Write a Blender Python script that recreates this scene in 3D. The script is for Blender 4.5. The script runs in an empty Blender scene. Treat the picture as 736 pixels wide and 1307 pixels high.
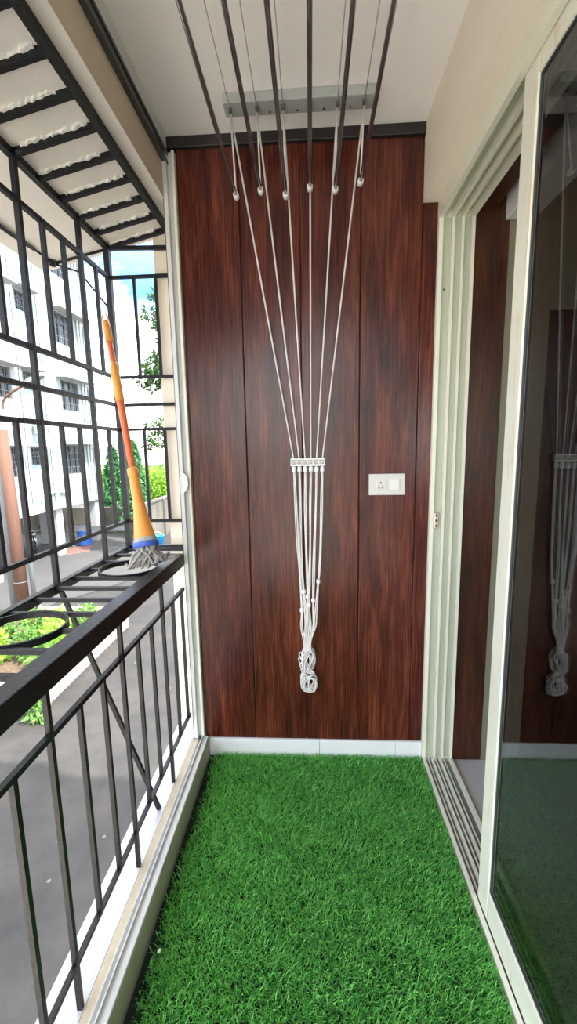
import bpy, bmesh, math, random
import numpy as np
from mathutils import Vector, Matrix

random.seed(7); rng = np.random.default_rng(7)
S = bpy.context.scene
COL = S.collection
D = 1.879          # cladding face of the end wall
CEIL = 2.75
GZ = -3.0          # ground level outside

# ------------------------------------------------------------------ helpers
def V(*a): return Vector(a)

def link(o, parent=None):
    COL.objects.link(o)
    if parent is not None: o.parent = parent
    return o

def obj(name, bm, mat, parent=None, smooth=False, kind=None):
    """bmesh given in world coordinates -> ONE mesh object; origin moved near the mesh"""
    me = bpy.data.meshes.new(name)
    bmesh.ops.recalc_face_normals(bm, faces=bm.faces)
    bm.to_mesh(me); bm.free()
    if mat is not None: me.materials.append(mat)
    if smooth:
        for p in me.polygons: p.use_smooth = True
    o = bpy.data.objects.new(name, me)
    off = Vector((0, 0, 0))
    if parent is not None:
        off = parent.get('_o') and Vector(parent['_o']) or Vector((0, 0, 0))
        me.transform(Matrix.Translation(-off))
    else:
        n = len(me.vertices)
        co = np.empty(n*3); me.vertices.foreach_get('co', co); co = co.reshape(-1, 3)
        c = (co.min(0)+co.max(0))/2
        off = Vector((c[0], c[1], co[:, 2].min()))
        me.transform(Matrix.Translation(-off)); o.location = off
    o['_o'] = tuple(off)
    if kind: o['kind'] = kind
    return link(o, parent)

def tag(o, label, cat, group=None):
    o['label'] = label; o['category'] = cat
    if group: o['group'] = group
    return o

def thing(name, loc, label=None, cat=None, group=None, kind=None):
    o = bpy.data.objects.new(name, None)
    o.location = loc; o['_o'] = tuple(loc); o.empty_display_size = .05
    if label: o['label'] = label
    if cat: o['category'] = cat
    if group: o['group'] = group
    if kind: o['kind'] = kind
    return link(o)

def B(): return bmesh.new()

def box(bm, x0, x1, y0, y1, z0, z1, bev=0, seg=2):
    r = bmesh.ops.create_cube(bm, size=1)
    vs = r['verts']
    for v in vs:
        v.co = Vector(((x0+x1)/2+v.co.x*(x1-x0), (y0+y1)/2+v.co.y*(y1-y0), (z0+z1)/2+v.co.z*(z1-z0)))
    if bev:
        es = list({e for v in vs for e in v.link_edges})
        bmesh.ops.bevel(bm, geom=es, offset=bev, segments=seg, profile=.5, affect='EDGES')
    return bm

def basis(d, up=None):
    d = d.normalized()
    up = up or (V(0, 0, 1) if abs(d.z) < .95 else V(1, 0, 0))
    s = d.cross(up).normalized(); u = s.cross(d).normalized()
    return s, u

def ring_sweep(bm, rings, closed_ends=True, loop=False):
    """rings: list of lists of points -> skin"""
    vr = [[bm.verts.new(p) for p in r] for r in rings]
    n = len(vr[0]); m = len(vr)
    for i in range(m if loop else m-1):
        a, b = vr[i], vr[(i+1) % m]
        for j in range(n):
            bm.faces.new((a[j], a[(j+1) % n], b[(j+1) % n], b[j]))
    if closed_ends and not loop:
        bm.faces.new(vr[0][::-1]); bm.faces.new(vr[-1])
    return bm

def bar(bm, a, b, w, h=None, up=None):
    """square bar from a to b"""
    h = h or w
    a, b = Vector(a), Vector(b); s, u = basis(b-a, up)
    f = lambda p: [p+s*w/2+u*h/2, p-s*w/2+u*h/2, p-s*w/2-u*h/2, p+s*w/2-u*h/2]
    return ring_sweep(bm, [f(a), f(b)])

def tube(bm, pts, r, n=8, loop=False):
    pts = [Vector(p) for p in pts]; R = r if hasattr(r, '__len__') else [r]*len(pts)
    rings = []; s = None; m = len(pts)
    for i, p in enumerate(pts):
        if loop: d = pts[(i+1) % m]-pts[i-1]
        else: d = pts[min(i+1, m-1)]-pts[max(i-1, 0)]
        d.normalize()
        if s is None: s, u = basis(d)
        else:
            s = (s-d*s.dot(d)).normalized(); u = s.cross(d).normalized()
        rings.append([p+(s*math.cos(2*math.pi*k/n)+u*math.sin(2*math.pi*k/n))*R[i] for k in range(n)])
    return ring_sweep(bm, rings, True, loop)

def smooth_path(pts, k=6):
    """Catmull-Rom"""
    P = [Vector(p) for p in pts]; out = []
    for i in range(len(P)-1):
        p0 = P[max(i-1, 0)]; p1 = P[i]; p2 = P[i+1]; p3 = P[min(i+2, len(P)-1)]
        for j in range(k):
            t = j/k
            out.append(.5*((2*p1)+(p2-p0)*t+(2*p0-5*p1+4*p2-p3)*t*t+(3*p1-p0-3*p2+p3)*t**3))
    out.append(P[-1]); return out

def lathe(bm, base, axis, prof, n=24):
    """prof: list of (r, t) along axis from base"""
    base = Vector(base); axis = Vector(axis).normalized(); s, u = basis(axis)
    rings = [[base+axis*t+(s*math.cos(2*math.pi*k/n)+u*math.sin(2*math.pi*k/n))*max(r, 1e-4) for k in range(n)] for r, t in prof]
    return ring_sweep(bm, rings)

def prism(bm, poly, axis, a, b):
    """poly: 2D points; axis 'y': poly is (x,z); 'x': (y,z); 'z': (x,y)"""
    f = {'y': lambda p, t: V(p[0], t, p[1]), 'x': lambda p, t: V(t, p[0], p[1]), 'z': lambda p, t: V(p[0], p[1], t)}[axis]
    return ring_sweep(bm, [[f(p, a) for p in poly], [f(p, b) for p in poly]])

# ------------------------------------------------------------------ materials
def srgb(r, g, b):
    f = lambda c: (c/255/12.92 if c/255 <= .04045 else ((c/255+.055)/1.055)**2.4)
    return (f(r), f(g), f(b), 1)

def newmat(name):
    m = bpy.data.materials.new(name); m.use_nodes = True
    nt = m.node_tree; bs = nt.nodes['Principled BSDF']
    return m, nt, bs

def N(nt, t, **kw):
    n = nt.nodes.new(t)
    for k, v in kw.items():
        if k.startswith('_'): setattr(n, k[1:], v)
        else: n.inputs[k].default_value = v
    return n

def ramp(nt, stops):
    r = nt.nodes.new('ShaderNodeValToRGB'); e = r.color_ramp.elements
    while len(e) < len(stops): e.new(.5)
    for i, (p, c) in enumerate(stops): e[i].position = p; e[i].color = c
    return r

def mat(name, c, rough=.5, metal=0, var=.06, scale=8, bump=0, bscale=60, spec=.5, coat=0, stretch=(1, 1, 1)):
    m, nt, bs = newmat(name); L = nt.links
    tc = N(nt, 'ShaderNodeTexCoord'); mp = N(nt, 'ShaderNodeMapping'); mp.inputs['Scale'].default_value = stretch
    L.new(tc.outputs['Object'], mp.inputs[0])
    no = N(nt, 'ShaderNodeTexNoise', Scale=scale, Detail=5.0, Roughness=.6); L.new(mp.outputs[0], no.inputs['Vector'])
    lo = tuple(x*(1-var) for x in c[:3])+(1,); hi = tuple(min(1, x*(1+var)) for x in c[:3])+(1,)
    rp = ramp(nt, [(.3, lo), (.7, hi)]); L.new(no.outputs['Fac'], rp.inputs[0])
    L.new(rp.outputs[0], bs.inputs['Base Color'])
    bs.inputs['Roughness'].default_value = rough; bs.inputs['Metallic'].default_value = metal
    bs.inputs['Specular IOR Level'].default_value = spec; bs.inputs['Coat Weight'].default_value = coat
    if bump:
        n2 = N(nt, 'ShaderNodeTexNoise', Scale=bscale, Detail=4.0); L.new(mp.outputs[0], n2.inputs['Vector'])
        bp = N(nt, 'ShaderNodeBump', Strength=bump, Distance=.01); L.new(n2.outputs['Fac'], bp.inputs['Height'])
        L.new(bp.outputs[0], bs.inputs['Normal'])
    return m

def wood_mat(name, dark, mid, light, pitch=.248, x0=-.531, rough=.34):
    m, nt, bs = newmat(name); L = nt.links
    geo = N(nt, 'ShaderNodeNewGeometry'); sx = N(nt, 'ShaderNodeSeparateXYZ'); L.new(geo.outputs['Position'], sx.inputs[0])
    a = N(nt, 'ShaderNodeMath', _operation='SUBTRACT'); a.inputs[1].default_value = x0; L.new(sx.outputs['X'], a.inputs[0])
    d = N(nt, 'ShaderNodeMath', _operation='DIVIDE'); d.inputs[1].default_value = pitch; L.new(a.outputs[0], d.inputs[0])
    fl = N(nt, 'ShaderNodeMath', _operation='FLOOR'); L.new(d.outputs[0], fl.inputs[0])
    mu = N(nt, 'ShaderNodeMath', _operation='MULTIPLY'); mu.inputs[1].default_value = 3.7; L.new(fl.outputs[0], mu.inputs[0])
    cz = N(nt, 'ShaderNodeMath', _operation='ADD'); L.new(sx.outputs['Z'], cz.inputs[0]); L.new(mu.outputs[0], cz.inputs[1])
    cb = N(nt, 'ShaderNodeCombineXYZ'); L.new(sx.outputs['X'], cb.inputs[0]); L.new(sx.outputs['Y'], cb.inputs[1]); L.new(cz.outputs[0], cb.inputs[2])
    def layer(sc, scale, det, dist):
        mp = N(nt, 'ShaderNodeMapping'); mp.inputs['Scale'].default_value = sc; L.new(cb.outputs[0], mp.inputs[0])
        n = N(nt, 'ShaderNodeTexNoise', Scale=scale, Detail=det, Roughness=.65, Distortion=dist); L.new(mp.outputs[0], n.inputs['Vector']); return n
    big = layer((1, 1, .13), 14, 4, .5)
    fine = layer((1, 1, .028), 150, 6, .25)
    mx = N(nt, 'ShaderNodeMix', _data_type='FLOAT'); mx.inputs['Factor'].default_value = .52
    L.new(big.outputs['Fac'], mx.inputs['A']); L.new(fine.outputs['Fac'], mx.inputs['B'])
    rp = ramp(nt, [(.35, dark), (.5, mid), (.68, light)]); L.new(mx.outputs['Result'], rp.inputs[0])
    L.new(rp.outputs[0], bs.inputs['Base Color'])
    bs.inputs['Roughness'].default_value = rough; bs.inputs['Specular IOR Level'].default_value = .36
    bp = N(nt, 'ShaderNodeBump', Strength=.08, Distance=.003); L.new(fine.outputs['Fac'], bp.inputs['Height']); L.new(bp.outputs[0], bs.inputs['Normal'])
    return m

M = {}
M['clad'] = wood_mat('wood_cladding', (.010, .0026, .0020, 1), (.066, .0128, .0078, 1), (.185, .049, .026, 1), rough=.24)
M['room_wood'] = wood_mat('room_wood', (.012, .004, .002, 1), (.05, .016, .007, 1), (.11, .037, .012, 1), pitch=.3)
M['dark_trim'] = mat('dark_trim', (.012, .010, .011, 1), .45, bump=.1)
M['plaster'] = mat('cream_plaster', (.80, .72, .60, 1), .75, var=.03, scale=3, bump=.08, bscale=120)
M['ceiling'] = mat('grey_ceiling_paint', (.86, .83, .80, 1), .8, var=.025, scale=2.5, bump=.04, bscale=150)
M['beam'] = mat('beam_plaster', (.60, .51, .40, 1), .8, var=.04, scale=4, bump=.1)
M['slab'] = mat('slab_plaster', (.86, .81, .74, 1), .85, var=.05, scale=3, bump=.12, bscale=80)
M['frame'] = mat('ivory_frame', (.72, .71, .585, 1), .38, var=.03, scale=6)
M['frame_in'] = mat('frame_groove', (.43, .47, .36, 1), .42, var=.03, scale=6)
M['alu'] = mat('window_aluminium', (.62, .63, .62, 1), .4, var=.05, scale=9, stretch=(1, 1, .2))
M['alu_dark'] = mat('dark_track', (.05, .055, .055, 1), .45)
M['curb'] = mat('curb_paint', (.44, .42, .32, 1), .6, var=.08, scale=7)
M['mortar'] = mat('white_mortar', (.80, .78, .74, 1), .9, var=.2, scale=60, bump=.3)
M['marble'] = mat('white_marble', (.46, .465, .49, 1), .3, var=.16, scale=9, stretch=(1, .4, 1))
M['stone'] = mat('tan_stone', (.42, .36, .26, 1), .7, var=.1, scale=30)
M['tile'] = mat('white_skirting', (.74, .74, .74, 1), .25, var=.02)
M['iron'] = mat('black_painted_iron', (.005, .005, .006, 1), .36, var=.3, scale=40, bump=.15, bscale=90, spec=.3)
M['iron2'] = mat('grill_paint', (.010, .0105, .013, 1), .5, var=.3, scale=40, bump=.3, bscale=110, spec=.3)
M['steel'] = mat('rod_steel', (.42, .425, .43, 1), .2, metal=.95, var=.12, scale=30)
M['bracket'] = mat('grey_plastic', (.33, .35, .34, 1), .5, var=.05)
M['white_pl'] = mat('white_plastic', (.82, .82, .80, 1), .35, var=.02)
M['plate'] = mat('plate_plastic', (.60, .585, .545, 1), .3, var=.015)
M['hole'] = mat('socket_hole', (.02, .017, .015, 1), .6)
M['nick'] = mat('satin_nickel', (.6, .56, .46, 1), .35, metal=.8)
M['o_pole'] = mat('mop_pole', (.80, .17, .05, 1), .38, var=.12, scale=7, stretch=(1, 1, .4))
M['o_sleeve'] = mat('mop_sleeve', (.88, .36, .07, 1), .35, var=.05)
M['o_grip'] = mat('mop_grip', (.85, .34, .06, 1), .38, var=.05)
M['blue'] = mat('blue_band', (.05, .12, .48, 1), .4)
M['string'] = mat('mop_string', (.42, .40, .38, 1), .95, var=.25, scale=60, bump=.4, bscale=300)
def asphalt():
    m, nt, bs = newmat('asphalt'); L = nt.links
    tc = N(nt, 'ShaderNodeTexCoord')
    n1 = N(nt, 'ShaderNodeTexNoise', Scale=1.1, Detail=7.0, Roughness=.68); L.new(tc.outputs['Object'], n1.inputs['Vector'])
    rp = ramp(nt, [(.32, (.018, .017, .018, 1)), (.55, (.036, .034, .033, 1)), (.72, (.055, .047, .040, 1))]); L.new(n1.outputs['Fac'], rp.inputs[0])
    vo = N(nt, 'ShaderNodeTexVoronoi', Scale=2.6); L.new(tc.outputs['Object'], vo.inputs['Vector'])
    r2 = ramp(nt, [(.045, (1, 1, 1, 1)), (.06, (0, 0, 0, 1))]); L.new(vo.outputs['Distance'], r2.inputs[0])
    mx = N(nt, 'ShaderNodeMix', _data_type='RGBA'); L.new(r2.outputs[0], mx.inputs['Factor']); L.new(rp.outputs[0], mx.inputs['A']); mx.inputs['B'].default_value = (.13, .12, .10, 1)
    L.new(mx.outputs['Result'], bs.inputs['Base Color']); bs.inputs['Roughness'].default_value = .8
    n2 = N(nt, 'ShaderNodeTexNoise', Scale=40.0, Detail=4.0); L.new(tc.outputs['Object'], n2.inputs['Vector'])
    bp = N(nt, 'ShaderNodeBump', Strength=.4, Distance=.01); L.new(n2.outputs['Fac'], bp.inputs['Height']); L.new(bp.outputs[0], bs.inputs['Normal'])
    return m
M['ground'] = asphalt()
M['concrete'] = mat('concrete_apron', (.062, .061, .061, 1), .85, var=.12, scale=.9, bump=.2, bscale=25)
M['pale'] = mat('pale_bounce_sheet', (.60, .56, .50, 1), .8, var=.1, scale=1.5)  # for the added ground sheet that throws sunlight back indoors
M['redpave'] = mat('red_paver', (.16, .085, .07, 1), .85, var=.25, scale=4)
M['bwall'] = mat('boundary_plaster', (.12, .11, .09, 1), .9, var=.4, scale=1.6, bump=.3, bscale=12, stretch=(1, 1, .35))
M['facade'] = mat('facade_paint', (.36, .37, .365, 1), .8, var=.08, scale=.5)
M['facade_g'] = mat('facade_aqua_paint', (.30, .355, .35, 1), .8, var=.05, scale=.5)
M['pane'] = mat('window_pane_glass', (.045, .06, .075, 1), .15, var=.6, scale=1.3)
M['winframe'] = mat('dark_window_frame', (.07, .065, .06, 1), .5)
M['pipe'] = mat('pvc_pipe', (.58, .60, .60, 1), .5)
M['trunk'] = mat('reddish_pole_wood', (.13, .065, .044, 1), .85, var=.25, scale=5, bump=.4, bscale=30, stretch=(1, 1, .15))
M['greypole'] = mat('grey_pole', (.17, .19, .20, 1), .6, var=.1)
M['drum'] = mat('blue_plastic', (.05, .16, .55, 1), .4)
M['bucket'] = mat('sky_blue_plastic', (.02, .36, .85, 1), .35)
M['bike'] = mat('bike_black', (.02, .02, .022, 1), .35)
M['tyre'] = mat('tyre_rubber', (.015, .015, .015, 1), .8)
M['chrome'] = mat('bike_metal', (.6, .6, .6, 1), .25, metal=1)
M['bark'] = mat('bark', (.13, .085, .05, 1), .9, var=.3, bump=.5)
M['planter'] = mat('planter_cement', (.34, .31, .27, 1), .9, var=.25, scale=6, bump=.4, bscale=30)
M['soil'] = mat('soil', (.10, .07, .045, 1), .95, var=.4, scale=20, bump=.6)
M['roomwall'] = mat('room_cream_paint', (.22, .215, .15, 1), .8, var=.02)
M['roomfloor'] = mat('room_floor_tile', (.52, .51, .52, 1), .2, var=.03, scale=3)
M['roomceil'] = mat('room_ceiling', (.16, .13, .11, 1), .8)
M['door_dark'] = wood_mat('dark_door_wood', (.006, .003, .002, 1), (.016, .008, .006, 1), (.03, .016, .011, 1), pitch=.9)
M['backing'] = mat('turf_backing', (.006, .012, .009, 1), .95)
M['groove'] = mat('track_groove_grey', (.16, .165, .16, 1), .5)
M['grout'] = mat('sealant', (.05, .035, .03, 1), .8)

def cord_mat():
    m = mat('white_cord', (.70, .675, .645, 1), .85, var=.06, scale=200, bump=.35, bscale=500)
    return m
M['cord'] = cord_mat()

def leaf_mat(name, c1, c2):
    m, nt, bs = newmat(name); L = nt.links
    at = N(nt, 'ShaderNodeAttribute'); at.attribute_name = 'hue'
    rp = ramp(nt, [(0, c1), (1, c2)]); L.new(at.outputs['Fac'], rp.inputs[0])
    L.new(rp.outputs[0], bs.inputs['Base Color']); bs.inputs['Roughness'].default_value = .55
    tr = N(nt, 'ShaderNodeBsdfTranslucent'); L.new(rp.outputs[0], tr.inputs['Color'])
    mx = N(nt, 'ShaderNodeMixShader'); mx.inputs[0].default_value = .3
    out = nt.nodes['Material Output']
    L.new(bs.outputs[0], mx.inputs[1]); L.new(tr.outputs[0], mx.inputs[2]); L.new(mx.outputs[0], out.inputs['Surface'])
    return m
M['grass'] = leaf_mat('turf_blade', (.028, .30, .046, 1), (.40, .90, .22, 1))
M['ashoka'] = leaf_mat('ashoka_leaf', (.02, .10, .045, 1), (.10, .30, .09, 1))
M['lime'] = leaf_mat('lime_leaf', (.16, .38, .04, 1), (.42, .62, .08, 1))
M['feather'] = leaf_mat('feather_leaf', (.02, .07, .025, 1), (.10, .20, .04, 1))
M['mid'] = leaf_mat('mid_leaf', (.05, .17, .04, 1), (.24, .42, .08, 1))

def sash_mat():
    m, nt, bs = newmat('stained_ivory_frame'); L = nt.links
    tc = N(nt, 'ShaderNodeTexCoord'); mp = N(nt, 'ShaderNodeMapping'); mp.inputs['Scale'].default_value = (1, 1, .12); L.new(tc.outputs['Object'], mp.inputs[0])
    no = N(nt, 'ShaderNodeTexNoise', Scale=42.0, Detail=5.0, Roughness=.7); L.new(mp.outputs[0], no.inputs['Vector'])
    rp = ramp(nt, [(.56, (.72, .71, .585, 1)), (.72, (.62, .47, .30, 1))]); L.new(no.outputs['Fac'], rp.inputs[0])
    L.new(rp.outputs[0], bs.inputs['Base Color']); bs.inputs['Roughness'].default_value = .38; return m
M['sash'] = sash_mat()
def glass_mat():
    m, nt, bs = newmat('tinted_glass'); L = nt.links; nt.nodes.remove(bs)
    out = nt.nodes['Material Output']
    t = N(nt, 'ShaderNodeBsdfTransparent'); t.inputs[0].default_value = (.50, .515, .515, 1)
    g = N(nt, 'ShaderNodeBsdfGlossy'); g.inputs['Roughness'].default_value = .015; g.inputs['Color'].default_value = (.95, .97, .98, 1)
    fr = N(nt, 'ShaderNodeFresnel'); ge = N(nt, 'ShaderNodeNewGeometry'); io = N(nt, 'ShaderNodeMix', _data_type='FLOAT'); io.inputs['A'].default_value = 1.55; io.inputs['B'].default_value = 1/1.55
    L.new(ge.outputs['Backfacing'], io.inputs['Factor']); L.new(io.outputs['Result'], fr.inputs['IOR'])
    mx = N(nt, 'ShaderNodeMixShader'); L.new(fr.outputs[0], mx.inputs[0]); L.new(t.outputs[0], mx.inputs[1]); L.new(g.outputs[0], mx.inputs[2])
    L.new(mx.outputs[0], out.inputs['Surface']); return m
M['glass'] = glass_mat()

# ------------------------------------------------------------------ camera
def make_camera():
    f, pitch, yaw, roll, h = 537.2, .1508, .0547, -.0184, 1.5092
    cy, sy, cp, sp = math.cos(yaw), math.sin(yaw), math.cos(pitch), math.sin(pitch)
    fw = V(-sy*cp, cy*cp, -sp); r = V(cy, sy, 0); u = r.cross(fw)
    cr, sr = math.cos(roll), math.sin(roll)
    r2 = r*cr+u*sr; u2 = u*cr-r*sr
    cd = bpy.data.cameras.new('camera'); cd.sensor_fit = 'VERTICAL'; cd.sensor_height = 36
    cd.lens = f/1307*36; cd.clip_start = .02; cd.clip_end = 400
    co = bpy.data.objects.new('camera', cd)
    co.matrix_world = Matrix(((r2.x, u2.x, -fw.x, 0), (r2.y, u2.y, -fw.y, 0), (r2.z, u2.z, -fw.z, h), (0, 0, 0, 1)))
    link(co); S.camera = co
make_camera()

Y0 = -.80   # near end of the balcony, unseen; cut short and left open for sky light
ST = 'structure'
# ------------------------------------------------------------------ balcony shell
obj('floor', box(B(), -.62, .70, Y0-.2, 2.0, -.15, -.004), M['tile'], kind=ST)
obj('ceiling', box(B(), -.566, .47, Y0-.2, 1.95, CEIL, CEIL+.1), M['ceiling'], kind=ST)

# timber cladding: one wall, boards with V grooves
def cladding(edges, z0, z1, y):
    bm = B(); g = .0022; dpt = .004
    for i in range(len(edges)-1):
        a, b = edges[i], edges[i+1]
        prism(bm, [(a+g*.2, y+.03), (a+g*.2, y+dpt), (a+g, y+dpt*.4), (a+g*2.2, y), (b-g*2.2, y), (b-g, y+dpt*.4), (b-g*.2, y+dpt), (b-g*.2, y+.03)], 'z', z0, z1)
    box(bm, edges[0], edges[-1], y+.012, y+.04, z0, z1)
    return bm
bm = cladding([-.536, -.283, -.035, .213, .4602], .096, 2.72, D)
g2 = cladding([.4602, .523], .096, 2.47, D)
me = bpy.data.meshes.new('t'); g2.to_mesh(me); g2.free(); bm.from_mesh(me)
wb = obj('wall_back', bm, M['clad'], kind=ST)
obj('trim_1', box(B(), -.57, .463, D-.018, D+.03, 2.708, CEIL-.001, .003), M['dark_trim'], kind=ST)
bm = box(B(), -.516, .0285, D-.010, D+.03, 0, .0945, .002); box(bm, .0295, .395, D-.010, D+.03, 0, .0945, .002); box(bm, .396, .519, D-.010, D+.03, 0, .0945, .002)
obj('baseboard_back', bm, M['tile'], kind=ST)
# building mass behind the end wall, with the pale fin that carries on outside
obj('wall_end', box(B(), -.584, 2.6, D+.041, 2.065, GZ, 9), M['plaster'], kind=ST)
obj('wall_fin', box(B(), -.715, 2.6, 2.066, 2.3, GZ, 9), M['plaster'], kind=ST)
# wall above the sliding door: vertical face and soffit
obj('wall_right', box(B(), .4604, .6625, Y0-.2, D-.0005, 2.47, CEIL+.1), M['plaster'], kind=ST)
obj('wall_room_lintel', box(B(), .6630, .74, Y0-.2, D-.0005, 2.43, 2.9), M['room_wood'], kind=ST)

# ------------------------------------------------------------------ window side (left)
w1 = thing('window_1', (-.57, 1.2, .1), kind=ST)
# parapet stub, sill and bottom track run together along the open side
obj('wall_left', box(B(), -.70, -.517, Y0-.2, D-.012, -.3, .084), M['curb'], kind=ST)
obj('wall_left_end', box(B(), -.70, -.586, D-.012, 2.064, -.3, .084), M['curb'], kind=ST)
bm = box(B(), -.703, -.592, Y0-.2, 2.064, .0845, .100, .003)
obj('sill', bm, M['marble'], w1)
obj('sill_joint', box(B(), -.592, -.5665, Y0-.2, D-.012, .0845, .101, .002), M['stone'], w1)
bm = B()
prism(bm, [(-.566, .0845), (-.566, .106), (-.5645, .106), (-.5645, .090), (-.5475, .090), (-.5475, .118), (-.5435, .118), (-.5435, .1085), (-.5195, .1085), (-.5175, .1065), (-.5175, .0845)], 'y', Y0-.2, D-.012)
obj('bottom_track', bm, M['alu'], w1)
obj('curb_face', prism(B(), [(-.5170, -.002), (-.5170, .099), (-.5155, .101), (-.5145, .099), (-.5145, -.002)], 'y', Y0-.2, D-.012), M['curb'], w1)
# jamb on the end wall
bm = B()
prism(bm, [(-.584, 1.925), (-.584, D-.028), (-.568, D-.028), (-.568, D-.004), (-.553, D-.004), (-.553, 1.925)], 'z', .108, 2.70)
obj('jamb', bm, M['alu'], w1)
obj('jamb_seal', box(B(), -.589, -.584, D-.022, 1.925, .10, 2.68), M['alu_dark'], w1)
obj('jamb_strip', box(B(), -.549, -.5365, D-.020, 1.92, .108, 2.70, .003), M['frame'], w1)
# crescent latch on the jamb
bm = B(); c = V(-.566, D-.030, 1.365)
prism(bm, [(c.x+.022*math.cos(a), c.z+.042*math.sin(a)) for a in [(-90+15*i)*math.pi/180 for i in range(13)]], 'y', c.y-.012, c.y)
obj('latch', bm, M['white_pl'], w1)
# head: fascia and dark track
obj('head_fascia', box(B(), -.572, -.5645, Y0-.2, D-.02, 2.700, CEIL), M['alu'], w1)
bm = B()
prism(bm, [(-.585, 2.655), (-.585, 2.70), (-.5645, 2.70), (-.5645, 2.688), (-.570, 2.688), (-.570, 2.668), (-.5655, 2.668), (-.5655, 2.655)], 'y', Y0-.2, D-.001)
obj('head_track', bm, M['alu_dark'], w1)
# beam over the opening and the sloping sunshade slab outside
SL = .224
zs = lambda x: 2.447+SL*(x+.925)
obj('trim_2', prism(B(), [(-.585, zs(-.585)), (-.585, 2.86), (-.80, 2.86), (-.80, zs(-.8)+.02), ], 'y', Y0-.2, 2.0655), M['beam'], kind=ST)
bm = prism(B(), [(-.586, zs(-.586)), (-1.183, zs(-1.183)), (-1.186, zs(-1.186)+.008), (-1.194, zs(-1.194)+.008), (-1.197, zs(-1.197)), (-1.272, zs(-1.272)), (-1.272, zs(-1.272)+.09), (-.81, zs(-.8)+.13), (-.586, zs(-.586)+.1)], 'y', Y0-.2, 2.12)
obj('ceiling_overhang', bm, M['slab'], kind=ST)

# thick cable along the sunshade, tied at its corner and running down to the grill post
bm = B(); p = []
for t in np.linspace(0, 1, 14): p.append((-1.188, .2+t*1.86, zs(-1.188)-.009+.004*math.sin(t*21)))
p += [(-1.10, 2.06, zs(-1.10)-.012), (-.94, 2.06, 2.33)]
tube(bm, p[:13], .008, 8); tube(bm, p[12:14]+[(-1.188, 2.062, zs(-1.188)-.008), (-1.07, 2.058, 2.34), (-.928, 2.055, 2.16)], .0045, 6)
tube(bm, [(-1.188, 2.062, zs(-1.188)-.007), (-1.06, 2.062, zs(-1.06)-.008), (-.93, 2.062, zs(-.93)-.012)], .006, 6)
lathe(bm, (-1.188, 2.045, zs(-1.188)-.010), (0, 1, 0), [(.004, -.02), (.014, -.016), (.017, 0), (.014, .016), (.004, .02)], 10)
tag(obj('cable', bm, M['iron2'], smooth=True), 'thin dark cable running along the underside of the sunshade slab to its corner', 'cable')

# ------------------------------------------------------------------ own building around the balcony
bm = box(B(), -.584, 9, Y0-.2, 2.064, 2.96, 9); box(bm, .76, 5, -14, Y0-.2, 2.96, 3.2)  # rear part, unseen, kept low so sun reaches the added bounce sheet
obj('wall_outer', bm, M['plaster'], kind=ST)
bm = box(B(), -.584, 9, Y0-.2, 2.064, GZ, -.31); box(bm, .76, 9, -14, Y0-.2, GZ, -.31)
obj('wall_outer_lower', bm, M['plaster'], kind=ST)

# ------------------------------------------------------------------ balcony railing
rl = thing('balcony_railing', (-.6, 1.0, .1), 'black iron balcony railing with a flat top rail and thin square balusters', 'railing')
obj('top_rail', box(B(), -.635, -.583, Y0, D-.035, .985, 1.043, .004), M['iron'], rl)
obj('mid_rail', bar(B(), (-.603, Y0, .866), (-.603, 1.868, .866), .014), M['iron'], rl)
obj('bottom_rail', bar(B(), (-.603, Y0, .232), (-.603, D-.02, .232), .013), M['iron'], rl)
ys = [.846+.1235*i for i in range(-16, 9)]
for i, y in enumerate(ys):
    full = (i-16) % 3 == 0
    z0, z1 = (.100, .986) if full else (.232, .866)
    bm = bar(B(), (-.603, y, z0), (-.603, y, z1), .0125)
    if y > -.6: obj('baluster', bm, M['iron'], rl)

# ------------------------------------------------------------------ projecting safety grill
gr = thing('safety_grill', (-.76, 1.0, 1.03), 'black painted box grill cage projecting outside the balcony railing', 'window grill')
X, YE = -.925, 2.045
ZL = [2.435, 2.303, 1.857, 1.728, 1.612, 1.162]
YN = -.70
for z in ZL: obj('rail', bar(B(), (X, YN, z), (X, YE, z), .016 if z < 2.43 else .022), M['iron2'], gr)
obj('shelf_rail', bar(B(), (X, YN, 1.022), (X, YE, 1.022), .022, .034), M['iron2'], gr)
for z in ZL[1:]: obj('end_rail', bar(B(), (X, YE, z), (-.618, YE, z), .014), M['iron2'], gr)
obj('end_rail', bar(B(), (X, YE, 2.43), (-.618, YE, 2.42), .016), M['iron2'], gr)
obj('end_rail', bar(B(), (X, YE, 1.022), (-.618, YE, 1.022), .02, .03), M['iron2'], gr)
obj('corner_post', bar(B(), (X, YE, 1.005), (X, YE, 2.44), .026), M['iron2'], gr)
k = 0
for i in range(24):
    y = YE-.1235*(i+1)
    if y < YN: break
    if i % 3 == 1: obj('post', bar(B(), (X, y, 1.01), (X, y, 2.44), .017), M['iron2'], gr)
    else:
        obj('bar', bar(B(), (X, y, 1.857), (X, y, 2.303), .0145), M['iron2'], gr)
        obj('bar', bar(B(), (X, y, 1.162), (X, y, 1.612), .0145), M['iron2'], gr)
for x in (-.807, -.706):
    obj('bar', bar(B(), (x, YE, 1.857), (x, YE, 2.303), .0125), M['iron2'], gr)
    obj('bar', bar(B(), (x, YE, 1.162), (x, YE, 1.612), .0125), M['iron2'], gr)
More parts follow.
